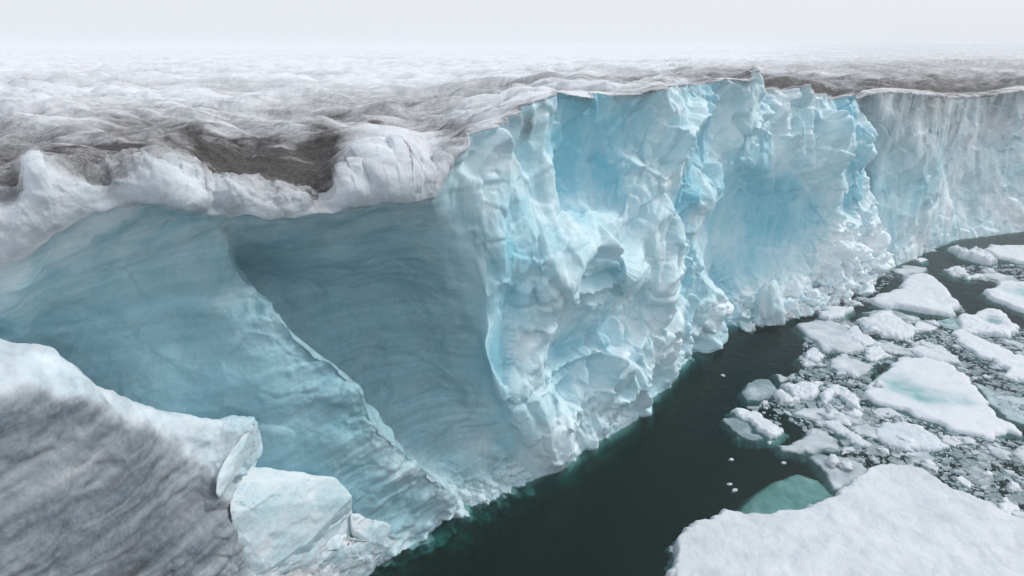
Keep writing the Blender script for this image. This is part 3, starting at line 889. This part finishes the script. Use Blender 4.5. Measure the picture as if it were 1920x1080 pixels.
FLOES = [
    ([(1618, 745), (1635, 715), (1672, 680), (1700, 671), (1740, 672), (1790, 690), (1830, 730), (1870, 780), (1895, 795), (1908, 818), (1885, 812), (1868, 830), (1840, 822), (1780, 805), (1745, 790), (1700, 770), (1640, 757)],
     "broad white floe with two turquoise melt pools on its top", dict(h=.32, edge=.5, seed=2, lumps=.35, pools=[(1735, 748, 26, .6, .75), (1800, 756, 22, .5, .6), (1670, 718, 34, .5, .45), (1700, 730, 30, .4, .4)])),
    ([(1625, 566), (1660, 552), (1688, 542), (1695, 528), (1688, 521), (1740, 519), (1765, 540), (1797, 578), (1785, 594), (1745, 591), (1700, 582), (1660, 577)],
     "large wedge shaped white floe nearest the rubble heap at the cliff foot", dict(h=.7, edge=.6, seed=3, lumps=.35)),
    ([(1490, 612), (1530, 600), (1555, 601), (1600, 625), (1624, 650), (1592, 668), (1545, 660), (1525, 638)],
     "grey topped oval floe at the upper edge of the open dark water", dict(h=.30, edge=.6, seed=4, wet=.35)),
    ([(1608, 602), (1640, 592), (1665, 585), (1690, 600), (1716, 622), (1700, 640), (1655, 632), (1625, 616)],
     "white hump backed floe below the large wedge shaped floe", dict(h=.6, edge=.8, seed=5, teal=.08)),
    ([(1612, 586), (1660, 580), (1722, 596), (1728, 608), (1690, 602), (1640, 596)],
     "flat grey waterlogged floe tucked under the wedge shaped floe", dict(h=.06, edge=.3, seed=6, wet=.85)),
    ([(1838, 548), (1870, 541), (1872, 531), (1895, 534), (1960, 540), (1985, 575), (1960, 600), (1900, 582), (1860, 565)],
     "thick white floe with a blue pool cut off by the right picture edge", dict(h=.6, edge=.5, seed=7, pools=[(1925, 556, 24, .6, .8)])),
    ([(1788, 604), (1810, 592), (1850, 585), (1880, 592), (1908, 616), (1890, 636), (1862, 632), (1815, 628)],
     "lumpy white floe with a small green hole in its middle", dict(h=.5, edge=.5, seed=8, lumps=.6, pools=[(1858, 606, 11, .9, .8)])),
    ([(1745, 602), (1790, 592), (1800, 600), (1815, 628), (1790, 624), (1765, 612)],
     "turquoise ice lying awash beside the lumpy floe with the hole", dict(h=.03, edge=.3, seed=9, teal=.8, wet=.2)),
    ([(1780, 624), (1800, 620), (1850, 645), (1900, 665), (1950, 682), (1950, 704), (1880, 684), (1830, 668)],
     "long narrow white floe slanting to the right edge above the broad floe", dict(h=.35, edge=.4, seed=10)),
    ([(1778, 470), (1800, 467), (1812, 478), (1828, 466), (1850, 482), (1868, 494), (1850, 497), (1800, 486)],
     "jagged two peaked floe in the dark gap under the far cliff", dict(h=.9, edge=.9, seed=11, lumps=.7, teal=.1)),
    ([(1838, 470), (1860, 464), (1890, 463), (1950, 467), (1950, 505), (1900, 492), (1865, 482)],
     "long flat white floe farthest back at the right edge", dict(h=.55, edge=.6, seed=12)),
    ([(1774, 508), (1784, 502), (1800, 503), (1808, 514), (1796, 520), (1782, 517)],
     "small bright floe standing alone in the far dark gap", dict(h=.35, edge=.5, seed=13)),
    ([(1808, 520), (1830, 515), (1845, 517), (1832, 522), (1815, 524)],
     "thin white sliver just right of the small far floe", dict(h=.2, edge=.4, seed=14)),
    ([(1830, 516), (1860, 510), (1900, 520), (1925, 532), (1890, 528), (1855, 524)],
     "low grey floe above the thick floe at the right edge", dict(h=.12, edge=.5, seed=15, wet=.55)),
    ([(1672, 508), (1700, 498), (1736, 502), (1730, 512), (1700, 518), (1685, 516)],
     "flat greyish floe between the rubble heap and the far cliff", dict(h=.15, edge=.6, seed=16, wet=.4)),
    ([(1712, 486), (1730, 483), (1740, 487), (1728, 492)],
     "little flat floe against the foot of the far cliff", dict(h=.15, edge=.4, seed=17)),
    ([(1530, 585), (1560, 576), (1600, 580), (1588, 594), (1552, 602), (1535, 596)],
     "small lumpy floe touching the right end of the rubble heap", dict(h=.4, edge=.4, seed=18, lumps=.6)),
    ([(1390, 738), (1402, 720), (1420, 711), (1442, 712), (1456, 728), (1452, 744), (1422, 752), (1400, 750)],
     "round glassy grey floe at the left tip of the ice field", dict(h=.14, edge=.8, seed=19, wet=.7, teal=.35, ragged=.04)),
    ([(1370, 772), (1384, 766), (1402, 776), (1430, 784), (1464, 806), (1452, 820), (1436, 822), (1420, 812), (1404, 792), (1384, 782)],
     "bright white crescent floe trailing a dark glassy tail", dict(h=.32, edge=.3, seed=20, lumps=.45)),
    ([(1362, 786), (1384, 784), (1402, 796), (1418, 814), (1434, 826), (1400, 826), (1372, 806)],
     "dark glassy ice awash below the white crescent floe", dict(h=.03, edge=.3, seed=21, wet=1.0, teal=.5)),
    ([(1452, 836), (1490, 822), (1520, 807), (1550, 812), (1574, 846), (1530, 853), (1480, 846)],
     "flat grey triangular floe above the broken slab with the snow lump", dict(h=.14, edge=.4, seed=22, wet=.55)),
    ([(1522, 858), (1548, 852), (1600, 862), (1627, 888), (1610, 905), (1572, 924), (1552, 900)],
     "grey broken slab with a snow lump beside the huge foreground floe", dict(h=.16, edge=.25, seed=23, wet=.5, teal=.15)),
    ([(1464, 724), (1500, 718), (1545, 722), (1532, 744), (1508, 754), (1486, 742)],
     "knobbly white floe right of the round glassy floe", dict(h=.42, edge=.5, seed=24, lumps=.6)),
    ([(1540, 744), (1556, 730), (1580, 725), (1604, 744), (1618, 768), (1602, 772), (1584, 752), (1566, 742), (1556, 758), (1562, 774), (1545, 768)],
     "hook shaped bright white floe curling around a gap", dict(h=.42, edge=.3, seed=25, lumps=.6)),
    ([(1482, 775), (1540, 762), (1560, 770), (1600, 778), (1625, 792), (1572, 792), (1520, 788)],
     "flat grey floe in front of the hook shaped floe", dict(h=.12, edge=.5, seed=26, wet=.4)),
    ([(1540, 795), (1562, 793), (1600, 812), (1640, 838), (1612, 840), (1572, 818)],
     "narrow white floe pointing down to the right beside the grey triangle", dict(h=.26, edge=.35, seed=27, wet=.12)),
    ([(1632, 806), (1655, 796), (1692, 794), (1740, 808), (1776, 838), (1742, 850), (1690, 842), (1650, 826)],
     "white floe with a turquoise lower rim below the broad floe", dict(h=.32, edge=.7, seed=28, teal=.22, foot=.8)),
    ([(1508, 660), (1528, 655), (1548, 670), (1526, 680), (1512, 672)],
     "small white block at the left edge of the ice field", dict(h=.35, edge=.3, seed=29)),
    ([(1496, 672), (1512, 672), (1532, 686), (1515, 690)],
     "small greyish block just under the white block on the left edge", dict(h=.18, edge=.3, seed=30, wet=.4)),
    ([(1552, 674), (1580, 668), (1610, 674), (1636, 690), (1604, 710), (1575, 698)],
     "pale greyish floe just left of the broad floe's upper corner", dict(h=.22, edge=.5, seed=31, wet=.3)),
    ([(1858, 672), (1880, 674), (1910, 690), (1960, 705), (1960, 730), (1890, 714)],
     "white floe at the right edge beside the broad floe", dict(h=.35, edge=.4, seed=32)),
    ([(1826, 716), (1880, 738), (1950, 756), (1950, 806), (1892, 786), (1852, 748)],
     "turquoise grey slab awash along the right side of the broad floe", dict(h=.05, edge=.5, seed=33, teal=.55, wet=.35)),
    ([(1868, 942), (1888, 934), (1918, 958), (1904, 976), (1878, 966)],
     "bright round floe beside the right edge of the huge foreground floe", dict(h=.26, edge=.35, seed=34)),
    ([(1790, 897), (1802, 893), (1824, 910), (1818, 917), (1806, 911)],
     "lozenge shaped white block in the dark slush", dict(h=.14, edge=.12, seed=35, ragged=.03)),
    ([(1728, 866), (1742, 862), (1756, 872), (1752, 876), (1736, 872)],
     "short pale bar of ice in the slush above the lozenge shaped block", dict(h=.12, edge=.12, seed=36, ragged=.03)),
    ([(1576, 624), (1600, 612), (1630, 634), (1652, 646), (1622, 652), (1598, 640)],
     "rough white floe carrying a round pinkish boulder of ice", dict(h=.3, edge=.4, seed=37, lumps=.6, teal=.1)),
    ([(1900, 850), (1926, 832), (1960, 850), (1950, 884), (1914, 868)],
     "pale floe cut by the right edge below the broad floe", dict(h=.22, edge=.5, seed=38, wet=.3)),
    ([(1716, 606), (1724, 603), (1758, 616), (1744, 622), (1714, 620)],
     "small triangular floe between the hump backed floe and the turquoise one", dict(h=.22, edge=.3, seed=39, ragged=.04)),
    ([(1690, 656), (1716, 640), (1760, 652), (1808, 682), (1770, 684), (1722, 670)],
     "ridged white floe directly above the broad floe", dict(h=.3, edge=.4, seed=40, lumps=.55, wet=.15)),
    ([(1628, 640), (1660, 640), (1700, 652), (1720, 668), (1670, 664), (1640, 655)],
     "flat greyish floe left of the ridged white floe", dict(h=.1, edge=.4, seed=41, wet=.5)),
    ([(1620, 656), (1650, 650), (1668, 668), (1640, 682), (1622, 674)],
     "lumpy patch of refrozen ice at the upper left corner of the broad floe", dict(h=.25, edge=.4, seed=42, lumps=.8)),
    ([(1758, 815), (1790, 820), (1812, 834), (1790, 838), (1762, 828)],
     "small pale floe tucked below the broad floe's lower edge", dict(h=.12, edge=.3, seed=43, wet=.25)),
    ([(1700, 850), (1735, 846), (1752, 862), (1722, 870), (1704, 866)],
     "glassy grey plate under the turquoise rimmed floe", dict(h=.05, edge=.3, seed=44, wet=.6, teal=.2)),
    ([(1800, 872), (1830, 868), (1862, 896), (1856, 916), (1826, 900)],
     "dim grey plate in the slush near the right edge", dict(h=.04, edge=.4, seed=45, wet=.75, teal=.2)),
    ([(1828, 838), (1852, 828), (1860, 856), (1846, 872), (1826, 862)],
     "dark clear plate of ice in the slush left of the right edge floe", dict(h=.04, edge=.4, seed=46, wet=.8, teal=.2)),
    ([(1640, 768), (1662, 764), (1690, 778), (1668, 786), (1645, 780)],
     "thin pale plate along the lower left edge of the broad floe", dict(h=.08, edge=.3, seed=47, wet=.35)),
    ([(1592, 800), (1624, 794), (1664, 812), (1640, 822), (1610, 815)],
     "snowy plate between the narrow floe and the turquoise rimmed floe", dict(h=.1, edge=.3, seed=48, wet=.4)),
    ([(1450, 700), (1476, 706), (1500, 700), (1490, 712), (1462, 716)],
     "thin grey plate above the knobbly white floe", dict(h=.05, edge=.3, seed=49, wet=.6)),
]
FOOT_DEFAULT = .32
for pix, label, kw in FLOES:
    kw = dict(kw)
    kw.setdefault("foot", FOOT_DEFAULT)
    kw["h"] *= .62
    kw["edge"] *= .75
    kw.setdefault("ragged", .22)
    floe("ice_floe", pix, label, "ice floe", **kw)

big = [(1250, 1090), (1262, 1025), (1298, 992), (1330, 985), (1352, 966), (1395, 974), (1440, 975), (1500, 966), (1560, 942), (1605, 908), (1618, 888), (1640, 884), (1662, 878), (1700, 884), (1730, 896), (1780, 930), (1850, 962), (1930, 1000), (2120, 1090), (2150, 1350), (1225, 1350)]
bigf = floe("ice_floe", big, "huge smooth white floe filling the lower right foreground", "ice floe", h=.55, edge=.30, seed=1, wet=.16, lumps=.34, foot=.3, ragged=.10, grid=.05)
floe("submerged_ledge", [(1376, 976), (1392, 944), (1414, 922), (1452, 896), (1496, 882), (1536, 894), (1588, 946), (1560, 960), (1500, 985), (1440, 995), (1395, 992)], None, None, h=.12, edge=.5, seed=50, teal=.30, wet=.22, lumps=1.2, ragged=.02,
     foot=.5, parent=bigf, z0=-.28)
bigf.children[0]["label"] = "turquoise ledge under water"

# ------------------------------------------------------------------ loose lumps of ice
def lump_mesh(name, seed, flat_k=.6, sub=4, fac=.6, wet=0.1, teal=.1):
    bm = bmesh.new()
    bmesh.ops.create_icosphere(bm, subdivisions=sub, radius=1.0)
    v = np.array([q.co[:] for q in bm.verts])
    fc = np.array([[q.index for q in f.verts] for f in bm.faces])
    bm.free()
    n = v.copy()
    sh = np.array([0, 0, seed * 5.3])
    r = 1 + fac * facets(v * 1.3 + sh, 500 + seed) + .16 * fbm(v * 1.1 + sh, 3, 501) + .22 * facets(v * 2.6 + sh, 502)
    v = v * r[:, None] * np.array([1.0, .75, flat_k])
    v[:, 2] = np.maximum(v[:, 2], -.55 * flat_k)
    nb = fbm(v * 1.2 + sh, 3, 503)
    return v, fc, np.stack([0 * nb, np.clip(teal + .3 * nb, 0, 1), np.clip(wet * (1 + nb), 0, 1)], 1)


PROTO = []
for k in range(8):
    v, fc, mk = lump_mesh("ice_chunk", k, flat_k=[.45, .28, .55, .2, .14, .4, .22, .10][k], sub=3, wet=[0, .15, 0, .4, .6, .1, .3, .7][k], teal=[.05, .1, .05, .15, .25, .1, .2, .3][k])
    PROTO.append((v, fc, mk))
_used = {}


def chunk(kind, loc, sc, rot, label, group=None, name="ice_chunk", cat="ice chunk", tilt=(0, 0)):
    if kind not in _used:
        v, fc, mk = PROTO[kind]
        o = mesh_from(name, v, fc, M_FLOE, mk)
        _used[kind] = o
    else:
        o = _used[kind].copy()
        o.name = name
        COL.objects.link(o)
        for key in ("group",):
            if key in o:
                del o[key]
    o.location = loc
    o.scale = (sc, sc * random.uniform(.7, 1.1), sc)
    o.rotation_euler = (tilt[0], tilt[1], rot)
    tag(o, label, cat, group)
    return o


single = [((1356, 704), .16, 1, "lone flat ice chunk in the open water right of the low cliff corner"),
          ((1340, 652), .34, 4, "thin drifting ice sliver in the open water under the overhanging cliff corner"),
          ((1371, 862), .13, 0, "small pair of white ice bits in the open dark water, the upper left one"),
          ((1470, 868), .14, 3, "grey ice bit in the open water below the grey triangular floe"),
          ((1368, 908), .12, 5, "upper of two small ice bits left of the turquoise ledge"),
          ((1378, 920), .15, 2, "lower brighter of two small ice bits left of the turquoise ledge"),
          ((1425, 783), .14, 0, "white ice lump on the dark water behind the crescent floe"),
          ((1435, 757), .28, 2, "white rounded ice lump at the lower rim of the round glassy floe"),
          ((1634, 625), .62, 0, "round pinkish white boulder of ice sitting on the rough white floe"),
          ((1645, 727), .34, 2, "white ice knob on the left end of the broad floe"),
          ((1734, 468), .95, 0, "white ice block leaning on the foot of the far cliff"),
          ((1663, 788), .16, 1, "small white ice lump below the broad floe's left end"),
          ((1560, 872), .42, 0, "snow lump lying on the left of the grey broken slab"),
          ((1583, 880), .36, 5, "snow lump lying on the right of the grey broken slab"),
          ((1262, 1030), .2, 1, "small ice bit floating at the left tip of the huge foreground floe"),
          ((1443, 830), .14, 5, "small ice bit off the lower end of the crescent floe")]
for (q, sc, kind, label) in single:
    z = .05 * sc
    for nm in ("pinkish", "knob", "snow lump"):
        if nm in label:
            z = .25
    P0 = at_z(*q)
    chunk(kind, (P0[0], P0[1], z), sc, random.uniform(0, 6.28), label)

# brash between the floes
FIELD = [np.array([at_z(*q)[:2] for q in pl]) for pl in (
    [(1455, 765), (1470, 715), (1510, 690), (1560, 690), (1640, 680), (1620, 760), (1700, 790), (1650, 800), (1560, 790), (1560, 850), (1500, 800)],
    [(1500, 690), (1510, 630), (1560, 600), (1720, 600), (1950, 620), (1950, 690), (1820, 690), (1660, 680), (1560, 700)],
    [(1620, 762), (1750, 795), (1900, 830), (1960, 820), (1960, 1005), (1850, 955), (1760, 905), (1690, 872), (1620, 880), (1570, 840)],
    [(1790, 500), (1960, 495), (1960, 545), (1880, 530), (1800, 522)],
    [(1780, 690), (1850, 690), (1960, 730), (1960, 790), (1880, 770), (1830, 720)],
    [(1660, 500), (1680, 520), (1640, 555), (1600, 575), (1560, 575), (1650, 535)],
    [(1740, 540), (1800, 575), (1830, 600), (1770, 600)],
    [(1405, 770), (1440, 745), (1480, 750), (1470, 790), (1450, 800)],
)]
AREA = []
for f in FIELD:
    x, y = f[:, 0], f[:, 1]
    AREA.append(abs((x * np.roll(y, -1) - y * np.roll(x, -1)).sum()) / 2)
DENS = np.array([1.2, .8, 1.5, .5, 1.1, .6, .5, .5])
PROB = np.array(AREA) * DENS
PROB /= PROB.sum()


def field_point():
    f = FIELD[rng.choice(len(FIELD), p=PROB)]
    lo, hi = f.min(0), f.max(0)
    while True:
        p = lo + (hi - lo) * rng.random(2)
        if poly_sd(p[None], f)[0] > 0:
            return p


n_small = 0
while n_small < 230:
    p = field_point()
    sc = float(np.clip(rng.lognormal(-1.8, .65), .06, .6)) * (1 + .008 * p[1])
    chunk(int(rng.choice([0, 1, 2, 3, 3, 4, 4, 5, 6, 7, 7, 7])), (p[0], p[1], .02), sc, random.uniform(0, 6.28), "small loose ice chunk drifting in the slush between the floes", "loose ice chunks between the floes")
    n_small += 1

# slush: countless crumbs and thin plates
vv, ff, mm = [], [], []
base_i = 0
for k in range(7600):
    p = field_point()
    plate = k >= 6400
    s_ = float(np.clip(rng.lognormal(-1.45, .4), .1, .5) if plate else np.clip(rng.lognormal(-2.75, .65), .02, .35)) * (1 + .006 * p[1])
    n = rng.integers(5, 9)
    an = np.sort(rng.random(n) * 6.283)
    rad = s_ * (.6 + .5 * rng.random(n))
    st_ = .5 + .5 * rng.random()
    ro = rng.random() * 6.28
    x, y = rad * np.cos(an), rad * np.sin(an) * st_
    x, y = x * math.cos(ro) - y * math.sin(ro), x * math.sin(ro) + y * math.cos(ro)
    hz = .008 + .02 * rng.random() if plate else s_ * (.06 + .35 * rng.random() ** 2)
    ring0 = np.stack([p[0] + x * 1.06, p[1] + y * 1.06, np.full(n, -.03)], 1)
    ring1 = np.stack([p[0] + x * .92, p[1] + y * .92, np.full(n, .004 + hz * .8) + hz * .3 * rng.random(n)], 1)
    top = np.array([[p[0], p[1], .006 + hz]])
    vv.append(np.vstack([ring0, ring1, top]))
    i = np.arange(n)
    j = (i + 1) % n
    ff.append(np.vstack([np.stack([i, j, n + j], 1), np.stack([i, n + j, n + i], 1), np.stack([n + i, n + j, np.full(n, 2 * n)], 1)]) + base_i)
    w_ = .35 + .6 * rng.random() if plate else rng.random()
    mm.append(np.tile([[0, .25 * rng.random(), np.clip(w_ ** .5 * 1.15, 0, 1)]], (2 * n + 1, 1)))
    base_i += 2 * n + 1
o = mesh_from("brash_ice", np.vstack(vv), np.vstack(ff), M_FLOE, np.vstack(mm), smooth=False)
tag(o, "slush of ice crumbs and thin plates between the floes", "brash ice", kind="stuff")

# rubble at the foot of the fractured cliff: loose blocks
RUB = []
for k in range(6):
    v, fc, mk = lump_mesh("ice_block", 20 + k, flat_k=.85, sub=4, fac=.7, wet=0, teal=.1)
    RUB.append((v, fc, mk))
_rub = {}
spots_r = []
for k in range(46):
    a_ = rng.random()
    x_ = 1400 + 255 * a_
    foot_off = .4 * rng.random() - .5
    lift = rng.random() ** 1.6 * (.8 + 4.5 * sstep(.35, .95, a_))
    spots_r.append((x_, foot_off + lift * .25, lift))
for (x_, of_, zl) in spots_r:
    kind = int(rng.integers(0, 6))
    Wp = water_pt(x_, of_, zl)
    sc = float(np.clip(rng.lognormal(-.45, .35), .35, 1.1)) * (1 - .05 * zl)
    if kind not in _rub:
        v, fc, mk = RUB[kind]
        o = mesh_from("ice_block", v, fc, M_CLIFF, mk)
        _rub[kind] = o
    else:
        o = _rub[kind].copy()
        COL.objects.link(o)
    o.location = Wp
    o.scale = (sc, sc, sc * random.uniform(.8, 1.2))
    o.rotation_euler = (random.uniform(-.5, .5), random.uniform(-.5, .5), random.uniform(0, 6.28))
    tag(o, "rough white ice block in the rubble heap at the foot of the fractured cliff", "ice block", "ice blocks of the rubble heap")
P0 = water_pt(1438, -.6, 1.5)
v, fc, mk = lump_mesh("ice_block", 40, 1.0, 4, .4, .1, .25)
o = mesh_from("ice_block", v, fc, M_CLIFF, mk)
o.location = P0
o.scale = (1.1, 1.2, 2.1)
tag(o, "tall upright glassy ice block standing at the left end of the rubble heap", "ice block")

# ------------------------------------------------------------------ haze
bm = bmesh.new()
bmesh.ops.create_cube(bm, size=1.0)
for v in bm.verts:
    v.co = (v.co.x * 6000, v.co.y * 4000 + 1700, -5.5 + (v.co.z + .5) * 35.0)
me = bpy.data.meshes.new("haze")
bm.to_mesh(me)
bm.free()
hm, nt = new_mat("haze_air")
pv = nt.nodes.new("ShaderNodeVolumePrincipled")
pv.inputs["Color"].default_value = (.94, .955, .975, 1)
pv.inputs["Density"].default_value = .0010
out = nt.nodes.new("ShaderNodeOutputMaterial")
nt.links.new(pv.outputs[0], out.inputs["Volume"])
me.materials.append(hm)
tag(link(bpy.data.objects.new("haze", me)), "pale mist over the ice", kind="stuff")

# ------------------------------------------------------------------ light and sky
SUN_EL, SUN_AZ = math.radians(44), math.radians(72)      # azimuth clockwise from the view direction
w = bpy.data.worlds.new("World")
scene.world = w
w.use_nodes = True
nt = w.node_tree
nt.nodes.clear()
sky = nt.nodes.new("ShaderNodeTexSky")
sky.sky_type = 'NISHITA'
sky.sun_disc = False
sky.sun_elevation = SUN_EL
sky.sun_rotation = SUN_AZ
sky.dust_density = 3.0
tc = nt.nodes.new("ShaderNodeTexCoord")
sepx = nt.nodes.new("ShaderNodeSeparateXYZ")
nt.links.new(tc.outputs["Generated"], sepx.inputs[0])
mr = nt.nodes.new("ShaderNodeMapRange")
mr.inputs["From Min"].default_value = 0.0
mr.inputs["From Max"].default_value = 0.9
nt.links.new(sepx.outputs["Z"], mr.inputs["Value"])
cloud = noise_node(nt, tc.outputs["Generated"], 2.2, 4, .5)
hz = mixc(nt, mr.outputs[0], (7.9, 8.2, 8.75), (7.2, 7.6, 8.2))
cl = mixc(nt, math_node(nt, "MULTIPLY", cloud, .3), hz, (7.4, 7.7, 8.3))
col = mixc(nt, .88, sky.outputs[0], cl)
bg = nt.nodes.new("ShaderNodeBackground")
bg.inputs["Strength"].default_value = .1
nt.links.new(col, bg.inputs["Color"])
out = nt.nodes.new("ShaderNodeOutputWorld")
nt.links.new(bg.outputs[0], out.inputs["Surface"])

sun = bpy.data.lights.new("sun", "SUN")
sun.energy = 1.6
sun.angle = math.radians(15)
sun.color = (1.0, .975, .94)
so = bpy.data.objects.new("sun", sun)
dirx = math.sin(SUN_AZ) * math.cos(SUN_EL)
diry = math.cos(SUN_AZ) * math.cos(SUN_EL)
from mathutils import Vector
so.rotation_euler = Vector((-dirx, -diry, -math.sin(SUN_EL))).to_track_quat('-Z', 'Y').to_euler()
so.location = (20, -20, 60)
link(so)

cam = bpy.data.cameras.new("camera")
cam.lens = LENS
cam.sensor_width = 36
cam.clip_start = .1
cam.clip_end = 8000
co = bpy.data.objects.new("camera", cam)
co.location = (0, 0, CAMZ)
co.rotation_euler = (math.radians(90) - PITCH, 0, 0)
link(co)
scene.camera = co

scene.view_settings.view_transform = 'Standard'
scene.view_settings.look = 'None'
scene.view_settings.exposure = 0.16
scene.view_settings.gamma = 1.0
scene.cycles.use_denoising = True
scene.cycles.max_bounces = 10
scene.cycles.diffuse_bounces = 5
scene.cycles.transparent_max_bounces = 12
scene.cycles.volume_bounces = 1
